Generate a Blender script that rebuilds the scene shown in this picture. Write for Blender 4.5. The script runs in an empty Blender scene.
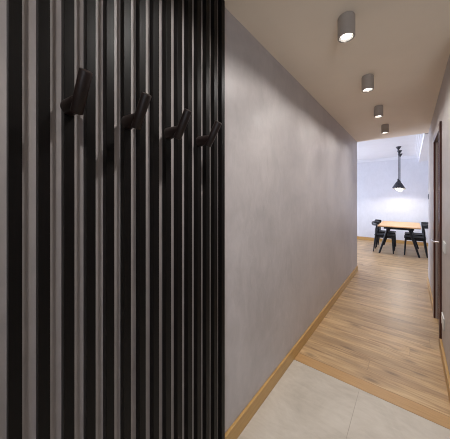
import bpy, bmesh, math, random
from mathutils import Vector, Matrix
random.seed(7)
scn = bpy.context.scene
COL = scn.collection

# ------------------------------------------------------------------ helpers
def bx(bm, x0, x1, y0, y1, z0, z1, bev=0.0):
    m = Matrix.Translation(((x0+x1)/2, (y0+y1)/2, (z0+z1)/2)) @ Matrix.Diagonal((abs(x1-x0), abs(y1-y0), abs(z1-z0), 1))
    r = bmesh.ops.create_cube(bm, size=1, matrix=m)
    if bev > 0:
        vs = set(r['verts'])
        es = [e for e in bm.edges if e.verts[0] in vs and e.verts[1] in vs]
        bmesh.ops.bevel(bm, geom=es, offset=bev, segments=2, profile=0.6, affect='EDGES', clamp_overlap=True)

def frame_for(d):
    d = d.normalized()
    up = Vector((0, 0, 1)) if abs(d.z) < 0.95 else Vector((0, 1, 0))
    a = d.cross(up).normalized()
    return a, a.cross(d).normalized()

def tube(bm, pts, rads, seg=16, sx=1.0, sy=1.0, cap=True):
    """swept round bar through pts with a radius per point"""
    pts = [Vector(p) for p in pts]
    if not isinstance(rads, (list, tuple)): rads = [rads]*len(pts)
    rings = []
    for i, p in enumerate(pts):
        d = (pts[min(i+1, len(pts)-1)] - pts[max(i-1, 0)])
        a, b = frame_for(d)
        rings.append([bm.verts.new(p + (a*math.cos(t)*sx + b*math.sin(t)*sy)*rads[i]) for t in [2*math.pi*k/seg for k in range(seg)]])
    for r0, r1 in zip(rings, rings[1:]):
        for k in range(seg):
            bm.faces.new((r0[k], r0[(k+1) % seg], r1[(k+1) % seg], r1[k]))
    if cap:
        bm.faces.new(list(reversed(rings[0]))); bm.faces.new(rings[-1])

def peg_round(bm, p0, p1, r, e=0.003, seg=24):
    """cylinder with eased rims"""
    p0, p1 = Vector(p0), Vector(p1); d = (p1-p0).normalized()
    tube(bm, [p0, p0+d*e*0.3, p0+d*e, p1-d*e, p1-d*e*0.3, p1], [r-e, r-e*0.3, r, r, r-e*0.3, r-e], seg)

def lathe(bm, prof, seg=32, loc=(0, 0, 0), cap0=False, cap1=False):
    rings = []
    for r, z in prof:
        rings.append([bm.verts.new((loc[0]+r*math.cos(2*math.pi*k/seg), loc[1]+r*math.sin(2*math.pi*k/seg), loc[2]+z)) for k in range(seg)])
    for r0, r1 in zip(rings, rings[1:]):
        for k in range(seg):
            bm.faces.new((r0[k], r0[(k+1) % seg], r1[(k+1) % seg], r1[k]))
    if cap0: bm.faces.new(rings[0])
    if cap1: bm.faces.new(rings[-1])

def obj(name, bm, mat, parent=None, smooth=False, angle=35):
    bmesh.ops.recalc_face_normals(bm, faces=bm.faces[:])
    me = bpy.data.meshes.new(name)
    bm.to_mesh(me); bm.free()
    me.materials.append(mat)
    if smooth:
        for p in me.polygons: p.use_smooth = True
        me.set_sharp_from_angle(angle=math.radians(angle))
    o = bpy.data.objects.new(name, me)
    COL.objects.link(o)
    if parent is not None: o.parent = parent
    return o

def tag(o, label, cat, group=None):
    o['label'] = label; o['category'] = cat
    if group: o['group'] = group
    return o

def thing(name, label, cat, loc=(0, 0, 0), rz=0.0, group=None):
    o = bpy.data.objects.new(name, None)
    o.empty_display_size = 0.05
    COL.objects.link(o)
    o.location = loc; o.rotation_euler = (0, 0, rz)
    return tag(o, label, cat, group)

def struct(name, bm, mat):
    o = obj(name, bm, mat); o['kind'] = 'structure'
    return o

def dup(root, loc, label, rz=None):
    r = root.copy(); COL.objects.link(r); r.location = loc; r['label'] = label
    if rz is not None: r.rotation_euler = (0, 0, rz)
    for ch in list(root.children):
        c = ch.copy(); COL.objects.link(c); c.parent = r
        for g in ch.children:
            d = g.copy(); COL.objects.link(d); d.parent = c
    return r

# ------------------------------------------------------------------ materials
def lin(c):
    return tuple(((v/255)/12.92 if v/255 <= 0.04045 else (((v/255)+0.055)/1.055)**2.4) for v in c) + (1,)

class N:
    def __init__(self, name):
        self.m = bpy.data.materials.new(name); self.m.use_nodes = True
        self.nt = self.m.node_tree
        self.b = self.nt.nodes['Principled BSDF']
        self.co = self.nt.nodes.new('ShaderNodeTexCoord').outputs['Object']
    def node(self, t, **kw):
        n = self.nt.nodes.new(t)
        for k, v in kw.items(): setattr(n, k, v)
        return n
    def link(self, a, b): self.nt.links.new(a, b)
    def setin(self, n, k, v):
        if hasattr(v, 'links') or isinstance(v, bpy.types.NodeSocket): self.link(v, n.inputs[k])
        else: n.inputs[k].default_value = v
    def math(self, op, a, b=None, c=None):
        n = self.node('ShaderNodeMath', operation=op)
        self.setin(n, 0, a)
        if b is not None: self.setin(n, 1, b)
        if c is not None: self.setin(n, 2, c)
        return n.outputs[0]
    def mapping(self, scale, vec=None, loc=(0, 0, 0)):
        n = self.node('ShaderNodeMapping'); self.link(vec or self.co, n.inputs[0])
        n.inputs['Scale'].default_value = scale; n.inputs['Location'].default_value = loc
        return n.outputs[0]
    def noise(self, vec, scale, detail=3, rough=0.5, dist=0.0):
        n = self.node('ShaderNodeTexNoise'); self.link(vec, n.inputs['Vector'])
        n.inputs['Scale'].default_value = scale; n.inputs['Detail'].default_value = detail
        n.inputs['Roughness'].default_value = rough; n.inputs['Distortion'].default_value = dist
        return n.outputs['Fac']
    def ramp(self, fac, stops):
        n = self.node('ShaderNodeValToRGB'); self.link(fac, n.inputs[0])
        e = n.color_ramp.elements
        while len(e) < len(stops): e.new(0.5)
        for i, (p, c) in enumerate(stops):
            e[i].position = p; e[i].color = c
        return n.outputs[0]
    def mix(self, fac, a, b, blend='MIX'):
        n = self.node('ShaderNodeMix', data_type='RGBA', blend_type=blend)
        self.setin(n, 0, fac); self.setin(n, 6, a); self.setin(n, 7, b)
        return n.outputs[2]
    def bump(self, h, strength, dist=0.01):
        n = self.node('ShaderNodeBump'); self.link(h, n.inputs['Height'])
        n.inputs['Strength'].default_value = strength; n.inputs['Distance'].default_value = dist
        self.link(n.outputs[0], self.b.inputs['Normal'])
    def base(self, c): self.setin(self.b, 'Base Color', c)
    def rough(self, r): self.setin(self.b, 'Roughness', r)

def paint(name, c, rough=0.6, var=0.04, scale=3.0, bump=0.0):
    n = N(name); c = lin(c)
    f = n.noise(n.co, scale, 4)
    lo = tuple(v*(1-var) for v in c[:3])+(1,); hi = tuple(min(1, v*(1+var)) for v in c[:3])+(1,)
    n.base(n.ramp(f, [(0.3, lo), (0.7, hi)])); n.rough(rough)
    if bump: n.bump(n.noise(n.co, 180, 2), bump, 0.001)
    return n.m

def stucco(name, c, var=0.12):
    n = N(name); c = lin(c)
    big = n.noise(n.co, 2.2, 5, 0.62, 0.6)
    fine = n.noise(n.mapping((1, 1, 0.45)), 16, 5, 0.6, 0.8)
    f = n.math('ADD', n.math('MULTIPLY', big, 0.6), n.math('MULTIPLY', fine, 0.4))
    lo = tuple(v*(1-var) for v in c[:3])+(1,); hi = tuple(min(1, v*(1+var)) for v in c[:3])+(1,)
    n.base(n.ramp(f, [(0.36, lo), (0.5, c), (0.64, hi)]))
    n.rough(n.ramp(fine, [(0.35, (0.40,)*3+(1,)), (0.65, (0.55,)*3+(1,))]))
    n.bump(n.math('ADD', fine, n.math('MULTIPLY', big, 0.6)), 0.4, 0.004)
    return n.m

def dark_wood(name, c, rough=0.4, var=0.35, grain=(30, 30, 1.2), bmp=0.12):
    n = N(name); c = lin(c)
    g = n.noise(n.mapping(grain), 6, 5, 0.6, 0.4)
    lo = tuple(v*(1-var) for v in c[:3])+(1,); hi = tuple(v*(1+var) for v in c[:3])+(1,)
    n.base(n.ramp(g, [(0.3, lo), (0.7, hi)])); n.rough(rough)
    if bmp: n.bump(g, bmp, 0.002)
    return n.m

def oak(name, c, rough=0.42, grain=(1.5, 26, 26), var=0.16):
    n = N(name); c = lin(c)
    g = n.noise(n.mapping(grain), 5, 6, 0.65, 0.7)
    lo = (c[0]*(1-var), c[1]*(1-var*1.3), c[2]*(1-var*1.6), 1); hi = tuple(min(1, v*(1+var*0.8)) for v in c[:3])+(1,)
    n.base(n.ramp(g, [(0.3, lo), (0.5, c), (0.72, hi)])); n.rough(rough); n.bump(g, 0.06, 0.001)
    return n.m

def parquet(name):
    """boards laid across the corridor: rows in Y, grain along X"""
    n = N(name)
    W, L = 0.145, 1.9
    s = n.node('ShaderNodeSeparateXYZ'); n.link(n.co, s.inputs[0])
    X, Y = s.outputs[0], s.outputs[1]
    row = n.math('FLOOR', n.math('DIVIDE', n.math('SUBTRACT', Y, 2.0965), W))
    wn = n.node('ShaderNodeTexWhiteNoise', noise_dimensions='1D'); n.link(row, wn.inputs['W'])
    xs = n.math('ADD', X, n.math('MULTIPLY', wn.outputs['Value'], L))
    colm = n.math('FLOOR', n.math('DIVIDE', xs, L))
    cv = n.node('ShaderNodeCombineXYZ'); n.link(row, cv.inputs[0]); n.link(colm, cv.inputs[1])
    w2 = n.node('ShaderNodeTexWhiteNoise', noise_dimensions='2D'); n.link(cv.outputs[0], w2.inputs['Vector'])
    off = n.node('ShaderNodeVectorMath', operation='MULTIPLY_ADD')
    n.link(w2.outputs['Color'], off.inputs[0]); off.inputs[1].default_value = (9, 9, 9); n.link(n.co, off.inputs[2])
    v = off.outputs[0]
    g = n.noise(n.mapping((1.0, 14, 1), v), 3.2, 7, 0.66, 1.0)
    g2 = n.noise(n.mapping((0.7, 5, 1), v), 2.0, 3, 0.5, 0.4)
    a = n.ramp(g, [(0.28, lin((128, 97, 65))), (0.46, lin((184, 152, 111))), (0.70, lin((206, 179, 139)))])
    b = n.mix(n.math('MULTIPLY', n.ramp(g2, [(0.42, (0, 0, 0, 1)), (0.66, (1, 1, 1, 1))]), 0.55), a, lin((130, 104, 80)))
    tone = n.ramp(w2.outputs['Value'], [(0.0, (0.83, 0.81, 0.80, 1)), (0.5, (1, 1, 1, 1)), (1.0, (1.08, 1.07, 1.05, 1))])
    c = n.mix(1.0, b, tone, 'MULTIPLY')
    vo = n.node('ShaderNodeTexVoronoi', feature='F1', voronoi_dimensions='2D'); n.link(n.mapping((1.5, 4.2, 1), v), vo.inputs['Vector'])
    vo.inputs['Scale'].default_value = 1.0; vo.inputs['Randomness'].default_value = 1.0
    kn = n.ramp(n.math('ADD', vo.outputs['Distance'], n.math('MULTIPLY', n.math('SUBTRACT', g, 0.5), 0.12)), [(0.03, (1, 1, 1, 1)), (0.105, (0, 0, 0, 1))])
    c = n.mix(n.math('MULTIPLY', kn, 0.5), c, lin((84, 66, 52)))
    # joints between boards
    fy = n.math('FRACT', n.math('DIVIDE', n.math('SUBTRACT', Y, 2.0965), W))
    dy = n.math('MULTIPLY', n.math('MINIMUM', fy, n.math('SUBTRACT', 1.0, fy)), W)
    fx = n.math('FRACT', n.math('DIVIDE', xs, L))
    dx = n.math('MULTIPLY', n.math('MINIMUM', fx, n.math('SUBTRACT', 1.0, fx)), L)
    j = n.math('LESS_THAN', n.math('MINIMUM', dx, dy), 0.0012)
    c = n.mix(n.math('MULTIPLY', j, 0.6), c, lin((92, 66, 40)))
    n.base(c)
    n.rough(n.ramp(g, [(0.3, (0.36,)*3+(1,)), (0.7, (0.46,)*3+(1,))]))
    n.bump(n.math('SUBTRACT', n.math('MULTIPLY', g, 0.25), j), 0.15, 0.001)
    return n.m

def metal(name, c, rough=0.3):
    n = N(name); n.base(n.ramp(n.noise(n.co, 60, 2), [(0.3, lin(c)), (0.7, lin(tuple(min(255, v+6) for v in c)))]))
    n.rough(rough); n.b.inputs['Metallic'].default_value = 1.0
    return n.m

def emit(name, c, s):
    n = N(name); n.base(lin(c)); n.b.inputs['Emission Color'].default_value = lin(c); n.b.inputs['Emission Strength'].default_value = s
    return n.m

M = dict(
    wall=stucco('grey_stucco', (178, 171, 169)),
    room=stucco('pale_stucco', (211, 213, 220), 0.05),
    ceil=paint('ceiling_paint', (232, 219, 200), 0.75, 0.02),
    white=paint('white_paint', (224, 226, 231), 0.6, 0.02),
    tile=None, grout=paint('grout', (165, 155, 143), 0.8),
    wood=parquet('oak_boards'),
    edge=oak('oak_border', (182, 144, 96)),
    base=oak('oak_skirting', (184, 146, 88), 0.4, (18, 1.4, 30)),
    slat=dark_wood('wenge_slat', (11, 8, 7), 0.40, 0.3, (40, 40, 1.0)),
    peg=dark_wood('walnut_peg', (30, 20, 17), 0.45, 0.3, (30, 30, 3)),
    door=dark_wood('brown_door', (98, 58, 46), 0.1, 0.25, (20, 14, 0.8), 0.0),
    casing=dark_wood('brown_casing', (74, 38, 29), 0.28, 0.3, (24, 24, 0.8)),
    chrome=metal('satin_chrome', (205, 205, 208), 0.25),
    can=paint('grey_lamp_coat', (158, 148, 139), 0.42, 0.03, 8),
    ring=paint('lamp_ring', (228, 225, 220), 0.35, 0.02, 20),
    lens=emit('lit_lens', (255, 250, 240), 9.0),
    top=oak('table_oak', (208, 164, 114), 0.4, (26, 1.5, 26)),
    black=dark_wood('black_wood', (12, 13, 16), 0.42, 0.25, (20, 20, 20)),
    seat=paint('black_leather', (16, 16, 19), 0.5, 0.12, 30, 0.2),
    shade=paint('charcoal_shade', (40, 42, 50), 0.45, 0.05, 12),
    inner=paint('shade_lining', (235, 232, 226), 0.6, 0.02),
    bulb=emit('lit_bulb', (255, 247, 236), 7.0),
    plate=paint('switch_plate', (214, 216, 214), 0.35, 0.02),
    gplate=paint('grey_plate', (120, 124, 134), 0.35, 0.02),
)
def tilemat():
    n = N('beige_tile')
    f = n.noise(n.co, 2.4, 7, 0.66, 0.9); f2 = n.noise(n.mapping((3, 9, 1)), 3, 5, 0.6, 0.8)
    k = n.math('ADD', n.math('MULTIPLY', f, 0.7), n.math('MULTIPLY', f2, 0.3))
    n.base(n.ramp(k, [(0.32, lin((172, 163, 150))), (0.5, lin((190, 181, 168))), (0.68, lin((203, 195, 183)))]))
    n.rough(0.45); n.bump(f, 0.08, 0.003)
    return n.m
M['tile'] = tilemat()
M['slat'].node_tree.nodes['Principled BSDF'].inputs['Specular IOR Level'].default_value = 0.17
for k in ('black', 'seat'): M[k].node_tree.nodes['Principled BSDF'].inputs['Specular IOR Level'].default_value = 0.3
M['peg'].node_tree.nodes['Principled BSDF'].inputs['Specular IOR Level'].default_value = 0.3
def glassmat():
    m = bpy.data.materials.new('window_glass'); m.use_nodes = True
    nt = m.node_tree; nt.nodes.clear()
    o = nt.nodes.new('ShaderNodeOutputMaterial'); mx = nt.nodes.new('ShaderNodeMixShader')
    t = nt.nodes.new('ShaderNodeBsdfTransparent'); g = nt.nodes.new('ShaderNodeBsdfGlossy'); g.inputs['Roughness'].default_value = 0.02
    fr = nt.nodes.new('ShaderNodeFresnel'); fr.inputs[0].default_value = 1.45
    nt.links.new(fr.outputs[0], mx.inputs[0]); nt.links.new(t.outputs[0], mx.inputs[1]); nt.links.new(g.outputs[0], mx.inputs[2]); nt.links.new(mx.outputs[0], o.inputs[0])
    return m
M['glass'] = glassmat()

# ------------------------------------------------------------------ measures (metres; Y runs down the corridor)
XL, XR = -0.82, 0.226          # corridor side walls
H, HD = 2.50, 2.66            # corridor ceiling, dining ceiling
YB, YE, YW = -2.0, 5.15, 9.0  # end behind the camera, corridor end, far wall
YS = 1.985                    # seam tile / wood
XH, YH = 1.9, 2.12           # entrance hall: right side, and where the corridor's right wall begins
DL, DR = -4.0, 1.5            # dining room side walls
BX, BZ = 0.178, 2.48          # soffit beam face and underside
DY0, DY1, DZ = 3.04, 3.70, 2.08   # door opening

# ------------------------------------------------------------------ setting
bm = bmesh.new(); bx(bm, XL-0.15, XL, YB, YE, 0, HD+0.1); struct('wall_left', bm, M['wall'])
bm = bmesh.new()
bx(bm, XR, XR+0.14, YH, DY0, 0, HD+0.1); bx(bm, XR, XR+0.14, DY1, YE, 0, HD+0.1); bx(bm, XR, XR+0.14, DY0, DY1, DZ, HD+0.1)
struct('wall_right', bm, M['wall'])
HX0, HX1, HZ0, HZ1 = 0.75, 1.85, 0.1, 2.25            # unseen glazed opening, added at the back of the hall to let in fill
bm = bmesh.new()
bx(bm, XL-0.15, HX0, YB-0.12, YB, 0, HD+0.1); bx(bm, HX1, XH+0.12, YB-0.12, YB, 0, HD+0.1)
bx(bm, HX0, HX1, YB-0.12, YB, 0, HZ0); bx(bm, HX0, HX1, YB-0.12, YB, HZ1, HD+0.1)
struct('wall_behind', bm, M['wall'])
bm = bmesh.new(); bx(bm, XH, XH+0.12, YB, YH+0.14, 0, HD+0.1); struct('wall_hall_right', bm, M['wall'])
bm = bmesh.new(); bx(bm, XR+0.14, XH, YH, YH+0.14, 0, HD+0.1); struct('wall_hall_front', bm, M['wall'])
bm = bmesh.new(); bx(bm, XL, XR, YH, YE, H, HD+0.1); bx(bm, XL, XH, YB, YH, H, HD+0.1); struct('ceiling', bm, M['ceil'])
bm = bmesh.new(); f = 0.06
bx(bm, HX0, HX0+f, YB-0.1, YB-0.03, HZ0, HZ1); bx(bm, HX1-f, HX1, YB-0.1, YB-0.03, HZ0, HZ1)
bx(bm, HX0+f, HX1-f, YB-0.1, YB-0.03, HZ0, HZ0+f); bx(bm, HX0+f, HX1-f, YB-0.1, YB-0.03, HZ1-f, HZ1)
hw = struct('added_window', bm, M['white'])  # unseen window behind the camera, added to brighten slats and walls
bm = bmesh.new(); bx(bm, HX0+f, HX1-f, YB-0.07, YB-0.062, HZ0+f, HZ1-f); obj('pane', bm, M['glass'], hw)
bm = bmesh.new(); bx(bm, DL, DR, YE, YW, HD, HD+0.1); struct('ceiling_dining', bm, M['white'])
bm = bmesh.new(); bx(bm, DL-0.12, DR+0.12, YW, YW+0.12, 0, HD+0.1); struct('wall_far', bm, M['room'])
bm = bmesh.new(); bx(bm, DL-0.12, XL-0.15, YE-0.14, YE, 0, HD+0.1); bx(bm, XR+0.14, DR+0.12, YE-0.14, YE, 0, HD+0.1); struct('wall_near', bm, M['room'])
bm = bmesh.new(); bx(bm, DR, DR+0.12, YE, YW, 0, HD+0.1); struct('wall_dining_right', bm, M['room'])
WY0, WY1, WZ0, WZ1 = 5.3, 8.5, 0.12, 2.35
bm = bmesh.new()
bx(bm, DL-0.12, DL, YE, WY0, 0, HD+0.1); bx(bm, DL-0.12, DL, WY1, YW, 0, HD+0.1)
bx(bm, DL-0.12, DL, WY0, WY1, 0, WZ0); bx(bm, DL-0.12, DL, WY0, WY1, WZ1, HD+0.1)
struct('wall_dining_left', bm, M['room'])
# window: frame and two panes
bm = bmesh.new(); f = 0.06
for (a, b) in ((WY0, WY0+f), (WY1-f, WY1), ((WY0+WY1)/2-f/2, (WY0+WY1)/2+f/2)): bx(bm, DL-0.1, DL-0.03, a, b, WZ0, WZ1)
mid = (WY0+WY1)/2
for (a, b) in ((WY0+f, mid-f/2), (mid+f/2, WY1-f)):
    bx(bm, DL-0.1, DL-0.03, a, b, WZ0, WZ0+f); bx(bm, DL-0.1, DL-0.03, a, b, WZ1-f, WZ1)
win = struct('window_1', bm, M['white'])
for (a, b) in ((WY0+f, mid-f/2), (mid+f/2, WY1-f)):
    bm = bmesh.new(); bx(bm, DL-0.07, DL-0.062, a, b, WZ0+f, WZ1-f); obj('pane', bm, M['glass'], win)

# soffit beam on the right of the dining room
bm = bmesh.new(); bx(bm, BX, DR, YE, YW, BZ, HD); struct('trim_1', bm, M['white'])
# cornices: stepped profile
bm = bmesh.new()
for d, z in ((0.09, 0.022), (0.06, 0.045), (0.035, 0.068)):
    bx(bm, DL, BX, YW-d, YW, HD-z, HD-z+0.0225)
struct('trim_2', bm, M['white'])
bm = bmesh.new()
for d, z in ((0.09, 0.022), (0.06, 0.045), (0.035, 0.068)):
    bx(bm, BX-d, BX, YE, YW-0.09, HD-z, HD-z+0.0225)
struct('trim_3', bm, M['white'])

# floors
bm = bmesh.new(); bx(bm, DL, DR, YS+0.1115, YW, -0.06, 0); struct('floor', bm, M['wood'])
bm = bmesh.new(); bx(bm, XL, XR, YS, YS+0.11, -0.06, 0.0); struct('trim_4', bm, M['edge'])
bm = bmesh.new()
ys = [YS-0.002, 0.785, -0.415, -1.615, YB]
for (x0, x1) in ((XL, -0.30), (-0.30, 0.30), (0.30, 0.90), (0.90, 1.50), (1.50, XH)):
    for a, b in zip(ys, ys[1:]):
        bx(bm, x0+0.0013, x1-0.0013, b+0.0013, a-0.0013, -0.05, 0.0, 0.0006)
struct('floor_tiled', bm, M['tile'])
bm = bmesh.new(); bx(bm, XL, XH, YB, YS-0.002, -0.08, -0.0012); bx(bm, XR, XH, YS-0.002, YH, -0.08, -0.0012); struct('floor_grout', bm, M['grout'])

# baseboards (oak)
def board(name, parts):
    bm = bmesh.new()
    for p in parts: bx(bm, *p, bev=0.003)
    return struct(name, bm, M['base'])
bh, bt = 0.098, 0.017
board('baseboard_left', [(XL, XL+bt, 0.995, YE, 0, bh)])
board('baseboard_right', [(XR-bt, XR, YH, DY0-0.061, 0, bh), (XR-bt, XR, DY1+0.061, YE, 0, bh)])
board('baseboard_far', [(DL, DR, YW-bt, YW, 0, bh)])
board('baseboard_near', [(DL, XL-0.15, YE, YE+bt, 0, bh)])

# ------------------------------------------------------------------ door in the right wall
CF = 0.209
bm = bmesh.new()
bx(bm, XR+0.012, XR+0.052, DY0+0.004, DY1-0.004, 0.006, DZ-0.003, 0.002)
door = struct('door_1', bm, M['door'])
bm = bmesh.new()
bx(bm, CF, XR, DY0-0.06, DY0+0.004, 0, DZ+0.064, 0.002)
bx(bm, CF, XR, DY1-0.004, DY1+0.06, 0, DZ+0.064, 0.002)
bx(bm, CF, XR, DY0+0.004, DY1-0.004, DZ-0.004, DZ+0.064, 0.002)
obj('door_casing', bm, M['casing'], door)
bm = bmesh.new(); tube(bm, [(XR+0.012, 3.12, 0.985), (XR+0.003, 3.12, 0.985)], [0.026, 0.024], 24); tube(bm, [(XR+0.012, 3.12, 0.895), (XR+0.003, 3.12, 0.895)], [0.026, 0.024], 24)
obj('rosette', bm, M['chrome'], door, True)
bm = bmesh.new()
tube(bm, [(XR+0.004, 3.12, 0.985), (0.188, 3.12, 0.985), (0.176, 3.126, 0.985), (0.172, 3.14, 0.985), (0.172, 3.25, 0.985)], [0.009, 0.009, 0.0095, 0.0095, 0.008], 14)
obj('door_handle', bm, M['chrome'], door, True)

# ------------------------------------------------------------------ slatted wall panel on the left wall
SW = 0.027; SD = 0.0262; PITCH = 0.0605; XF = XL+SD
Y_R0 = 0.1456                                   # right edge of the first slat in view
panel = thing('slatted_wall_panel', 'dark wooden batten wall panel of upright slats on the grey wall, at the left', 'wall panel', (XL, Y_R0+6*PITCH, 0))
bm = bmesh.new(); bx(bm, 0, SD, -SW/2, SW/2, 0.0, H, 0.0012)
s0 = obj('slat', bm, M['slat'], panel)
px, py = panel.location.x, panel.location.y
slat_y = [Y_R0 + i*PITCH - SW/2 for i in range(-3, 15)]
for i, y in enumerate(slat_y):
    s = s0
    if i:
        s = s0.copy(); COL.objects.link(s); s.parent = panel
    s.location = (0, y-py, 0)

# ------------------------------------------------------------------ coat hooks: a slanting peg on a short stem
HZ = 1.702
hook_labels = ['dark wooden coat hook on the slats, the nearest and largest of the row',
               'dark wooden coat hook on the slats, second from the left',
               'dark wooden coat hook on the slats, third from the left',
               'dark wooden coat hook on the slats, the smallest, beside the plain wall']
hooks = None
for k, lab in enumerate(hook_labels):
    y = Y_R0 + (2+3*k)*PITCH - SW/2
    if hooks is None:
        hooks = thing('coat_hook', lab, 'coat hook', (XF, y, HZ), 0, 'coat hooks on the slatted panel')
        bm = bmesh.new()
        tube(bm, [(0.0, 0, -0.006), (0.004, 0, -0.006), (0.07, 0, -0.004)], [0.024, 0.0245, 0.018], 24)
        obj('stem', bm, M['peg'], hooks, True)
        bm = bmesh.new()
        peg_round(bm, (0.054, 0, -0.034), (0.121, 0, 0.064), 0.0165)
        obj('peg', bm, M['peg'], hooks, True)
    else:
        dup(hooks, (XF, y, HZ), lab)

# ------------------------------------------------------------------ ceiling spot lamps
CX = -0.30
spots_y = [-0.20, 0.67, 1.53, 2.40, 3.28, 4.17]
spot_labels = ['round grey ceiling spotlight behind the viewer by the entrance',
               'round grey ceiling spotlight above the slatted panel',
               'grey cylindrical ceiling spotlight, lit, the nearest and largest in view',
               'grey cylindrical ceiling spotlight, lit, second from the front',
               'grey cylindrical ceiling spotlight, lit, third from the front',
               'grey cylindrical ceiling spotlight, lit, farthest, next to the dining room']
sp0 = None
SH, SR = 0.125, 0.047
order = [2, 3, 4, 5, 0, 1]
for i in order:
    loc = (CX, spots_y[i], H)
    if sp0 is None:
        sp0 = thing('ceiling_spotlight', spot_labels[i], 'ceiling lamp', loc, 0, 'ceiling spotlights along the corridor')
        bm = bmesh.new()
        lathe(bm, [(SR-0.004, 0), (SR-0.004, -0.006), (SR, -0.008), (SR, -SH+0.002), (SR-0.0015, -SH), (SR-0.006, -SH), (SR-0.008, -SH+0.022), (0.0, -SH+0.022)][:-1] , 40, cap0=True, cap1=True)
        obj('housing', bm, M['can'], sp0, True)
        bm = bmesh.new()
        lathe(bm, [(SR-0.0085, -SH+0.004), (SR-0.0095, -SH+0.001), (0.029, -SH+0.008), (0.028, -SH+0.0205), (SR-0.0085, -SH+0.0205)], 40)
        obj('ring', bm, M['ring'], sp0, True)
        bm = bmesh.new()
        lathe(bm, [(0.0275, -SH+0.020), (0.0275, -SH+0.012), (0.02, -SH+0.0095), (0.008, -SH+0.0085)], 32, cap0=True, cap1=True)
        obj('lens', bm, M['lens'], sp0, True)
    else:
        dup(sp0, loc, spot_labels[i])

def light(name, kind, loc, power, color, rot=(0, 0, 0), **kw):
    d = bpy.data.lights.new(name, kind); d.energy = power; d.color = color
    for k, v in kw.items(): setattr(d, k, v)
    o = bpy.data.objects.new(name, d); o.location = loc; o.rotation_euler = rot
    COL.objects.link(o); return o
WARM = (1.0, 0.96, 0.925)
for y in spots_y:
    light('spot_wide', 'SPOT', (CX, y, H-SH-0.004), 9, WARM, spot_size=math.radians(170), spot_blend=0.35, shadow_soft_size=0.022)
    light('spot_core', 'SPOT', (CX, y, H-SH-0.004), 25, WARM, spot_size=math.radians(118), spot_blend=1.0, shadow_soft_size=0.022)

light('hall_fill_light', 'AREA', ((HX0+HX1)/2, YB-0.2, (HZ0+HZ1)/2), 60, (0.80, 0.88, 1.0), (math.pi/2, 0, 0), shape='RECTANGLE', size=HX1-HX0, size_y=HZ1-HZ0)  # cool fill lamp outside the added hall window, raises the corridor's ambient light
# ------------------------------------------------------------------ switches and sockets on the right wall
def plate(name, label, cat, y0, y1, z, h, mat, n):
    t = thing(name, label, cat, (XR, (y0+y1)/2, z))
    w = (y1-y0)
    bm = bmesh.new(); bx(bm, -0.009, 0, -w/2, w/2, -h/2, h/2, 0.002); obj('frame', bm, mat, t)
    for k in range(n):
        c = -w/2 + w*(k+0.5)/n; q = min(w/n, h)*0.36
        if cat == 'socket':
            bm = bmesh.new(); tube(bm, [(-0.0085, c, 0), (-0.011, c, 0)], [0.024, 0.023], 24); obj('outlet', bm, mat, t, True)
        else:
            bm = bmesh.new(); bx(bm, -0.0115, -0.0085, c-q, c+q, -q, q, 0.0012); obj('rocker', bm, mat, t)
    return t
plate('light_switch', 'white double light switch on the right wall before the brown door', 'light switch', 2.62, 2.78, 1.005, 0.088, M['plate'], 2)
plate('wall_socket', 'white double wall socket low on the right wall before the brown door', 'socket', 2.74, 2.90, 0.33, 0.100, M['plate'], 2)
plate('wall_thermostat', 'small grey wall control near the far end of the right wall', 'wall control', 5.00, 5.09, 1.435, 0.085, M['gplate'], 1)

# ------------------------------------------------------------------ dining table
TX, TY = -0.24, 7.76
t = thing('dining_table', 'oak-topped dining table with splayed black legs under the pendant lamps', 'table', (TX, TY, 0))
TW, TL, TH = 0.425, 0.72, 0.71
bm = bmesh.new(); bx(bm, -TW, TW, -TL, TL, TH-0.026, TH, 0.004); obj('tabletop', bm, M['top'], t)
bm = bmesh.new()
for s in (-1, 1):
    bx(bm, -0.30, 0.30, s*(TL-0.12)-0.02, s*(TL-0.12)+0.02, TH-0.085, TH-0.0262)
    bx(bm, s*0.2-0.015, s*0.2+0.015, -TL+0.14, TL-0.14, TH-0.085, TH-0.0262)
bx(bm, -TW+0.012, TW-0.012, -TL+0.012, TL-0.012, TH-0.034, TH-0.0262)
obj('apron', bm, M['black'], t)
for sx in (-1, 1):
    for sy in (-1, 1):
        bm = bmesh.new()
        tube(bm, [(sx*0.205, sy*(TL-0.12), TH-0.036), (sx*0.395, sy*(TL-0.10), 0.0)], [0.030, 0.020], 16)
        o = obj('leg', bm, M['black'], t, True)

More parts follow.
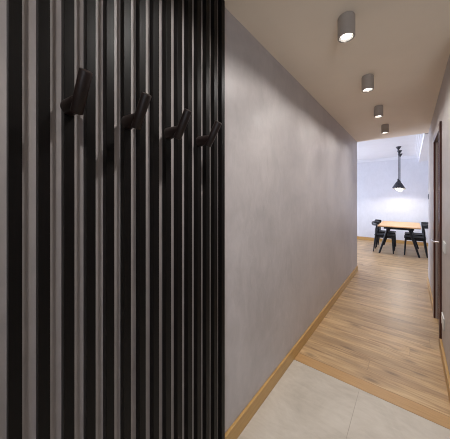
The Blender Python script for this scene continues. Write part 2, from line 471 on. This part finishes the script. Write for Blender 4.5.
# ------------------------------------------------------------------ dining chairs (local +X faces the table)
def make_chair(label, loc, rz):
    c = thing('dining_chair', label, 'chair', loc, rz, 'dining chairs around the oak table')
    bm = bmesh.new()
    # shaped seat pad
    n = 10; grid = []
    for i in range(n+1):
        row = []
        for j in range(n+1):
            u = i/n*2-1; v = j/n*2-1
            hw = 0.225 - 0.025*(1-u)/2
            x = 0.21*u + 0.0; y = hw*v
            r = max(abs(u), abs(v)); z = 0.455 - 0.018*(1-u*u)*(1-v*v) - (0.010 if r > 0.95 else 0)
            row.append((x, y, z))
        grid.append(row)
    top = [[bm.verts.new(p) for p in row] for row in grid]
    bot = [[bm.verts.new((p[0]*0.97, p[1]*0.97, 0.418)) for p in row] for row in grid]
    for i in range(n):
        for j in range(n):
            bm.faces.new((top[i][j], top[i+1][j], top[i+1][j+1], top[i][j+1]))
            bm.faces.new((bot[i][j], bot[i][j+1], bot[i+1][j+1], bot[i+1][j]))
    for i in range(n):
        for a, b in (((i, 0), (i+1, 0)), ((i+1, n), (i, n)), ((0, i+1), (0, i)), ((n, i), (n, i+1))):
            bm.faces.new((top[a[0]][a[1]], bot[a[0]][a[1]], bot[b[0]][b[1]], top[b[0]][b[1]]))
    obj('seat', bm, M['seat'], c, True)
    # curved wrap-around back rail
    bm = bmesh.new(); pts = []; rad = []
    for k in range(17):
        a = math.radians(-62 + 124*k/16)
        pts.append((-0.045-0.225*math.cos(a), 0.262*math.sin(a), 0.705 + 0.018*math.cos(a)))
        rad.append(0.024 + 0.016*math.cos(a)**2)
    tube(bm, pts, rad, 14, 0.55, 1.25)
    obj('backrest', bm, M['black'], c, True)
    bm = bmesh.new()
    for s in (-1, 1):
        bx(bm, -0.19, 0.18, s*0.20-0.012, s*0.20+0.012, 0.375, 0.4178)
    bx(bm, 0.160, 0.184, -0.20, 0.20, 0.375, 0.4178); bx(bm, -0.19, -0.166, -0.185, 0.185, 0.375, 0.4178)
    obj('seat_frame', bm, M['black'], c)
    for s in (-1, 1):
        bm = bmesh.new(); tube(bm, [(0.175, s*0.205, 0.43), (0.190, s*0.215, 0.2), (0.20, s*0.222, 0.0)], [0.020, 0.019, 0.013], 14); obj('leg', bm, M['black'], c, True)
        bm = bmesh.new(); tube(bm, [(-0.158, s*0.215, 0.695), (-0.172, s*0.208, 0.6), (-0.178, s*0.205, 0.42), (-0.205, s*0.215, 0.2), (-0.225, s*0.222, 0.0)], [0.016, 0.019, 0.021, 0.019, 0.013], 14); obj('leg', bm, M['black'], c, True)
    return c
ch = make_chair('black dining chair with curved back, front left of the oak table', (-0.545, 7.44, 0), 0)
dup(ch, (-0.545, 8.10, 0), 'black dining chair on the left of the oak table, behind the front one', 0)
dup(ch, (0.075, 7.47, 0), 'black dining chair with curved back, front right of the oak table', math.pi)
dup(ch, (0.075, 8.10, 0), 'black dining chair on the right of the oak table, behind the front one', math.pi)

# ------------------------------------------------------------------ pendant lamps
pend = ['dark cone pendant lamp over the table, nearest of three in a row',
        'dark cone pendant lamp over the table, middle of three in a row',
        'dark cone pendant lamp over the table, farthest of three in a row']
p0 = None
ZS = 1.645
for lab, y in zip(pend, (7.1, 7.7, 8.3)):
    if p0 is None:
        p0 = thing('pendant_lamp', lab, 'pendant lamp', (TX, y, HD), 0, 'pendant lamps over the dining table')
        bm = bmesh.new(); lathe(bm, [(0.055, 0), (0.055, -0.012), (0.016, -0.075), (0.008, -0.085)], 28, cap0=True, cap1=True); obj('canopy', bm, M['shade'], p0, True)
        bm = bmesh.new(); tube(bm, [(0, 0, -0.08), (0, 0, ZS+0.20-HD)], 0.0055, 8); obj('cord', bm, M['shade'], p0, True)
        d = ZS-HD
        bm = bmesh.new(); lathe(bm, [(0.010, d+0.235), (0.021, d+0.225), (0.024, d+0.175), (0.035, d+0.165), (0.070, d+0.115), (0.128, d+0.012), (0.134, d)], 40, cap0=True); obj('lamp_shade', bm, M['shade'], p0, True)
        bm = bmesh.new(); lathe(bm, [(0.133, d+0.0005), (0.126, d+0.012), (0.068, d+0.113), (0.033, d+0.160), (0.01, d+0.165)], 40, cap1=True); obj('shade_lining', bm, M['inner'], p0, True)
        bm = bmesh.new(); lathe(bm, [(0.014, d+0.163), (0.016, d+0.11), (0.036, d+0.05), (0.052, d+0.01), (0.056, d-0.012), (0.046, d-0.04), (0.025, d-0.056), (0.006, d-0.06)], 24, cap0=True, cap1=True); obj('bulb', bm, M['bulb'], p0, True)
    else:
        dup(p0, (TX, y, HD), lab)
    light('pendant_glow', 'SPOT', (TX, y, ZS-0.075), 15, (1.0, 0.95, 0.88), spot_size=math.radians(168), spot_blend=0.25, shadow_soft_size=0.03)

# ------------------------------------------------------------------ daylight through the dining room window
light('window_daylight', 'AREA', (DL-0.25, mid, (WZ0+WZ1)/2), 315, (0.74, 0.81, 1.0), (0, -math.pi/2, 0), shape='RECTANGLE', size=WZ1-WZ0, size_y=WY1-WY0)
w = bpy.data.worlds.new('sky'); scn.world = w; w.use_nodes = True
w.node_tree.nodes['Background'].inputs[0].default_value = (0.62, 0.75, 1.0, 1)
w.node_tree.nodes['Background'].inputs[1].default_value = 1.0

# ------------------------------------------------------------------ camera and view
cd = bpy.data.cameras.new('camera'); cam = bpy.data.objects.new('camera', cd); COL.objects.link(cam)
cam.location = (0, 0, 1.43); cam.rotation_euler = (math.pi/2, 0, math.radians(38.6))
cd.sensor_width = 36; cd.lens = 233/450*36; cd.shift_y = -22.5/450; cd.clip_start = 0.02
scn.camera = cam
scn.view_settings.view_transform = 'Standard'; scn.view_settings.look = 'None'
scn.view_settings.exposure = 0.0; scn.view_settings.gamma = 1.0; scn.view_settings.use_curve_mapping = False
scn.cycles.use_denoising = True
scn.cycles.filter_width = 1.0
scn.cycles.max_bounces = 10; scn.cycles.diffuse_bounces = 6
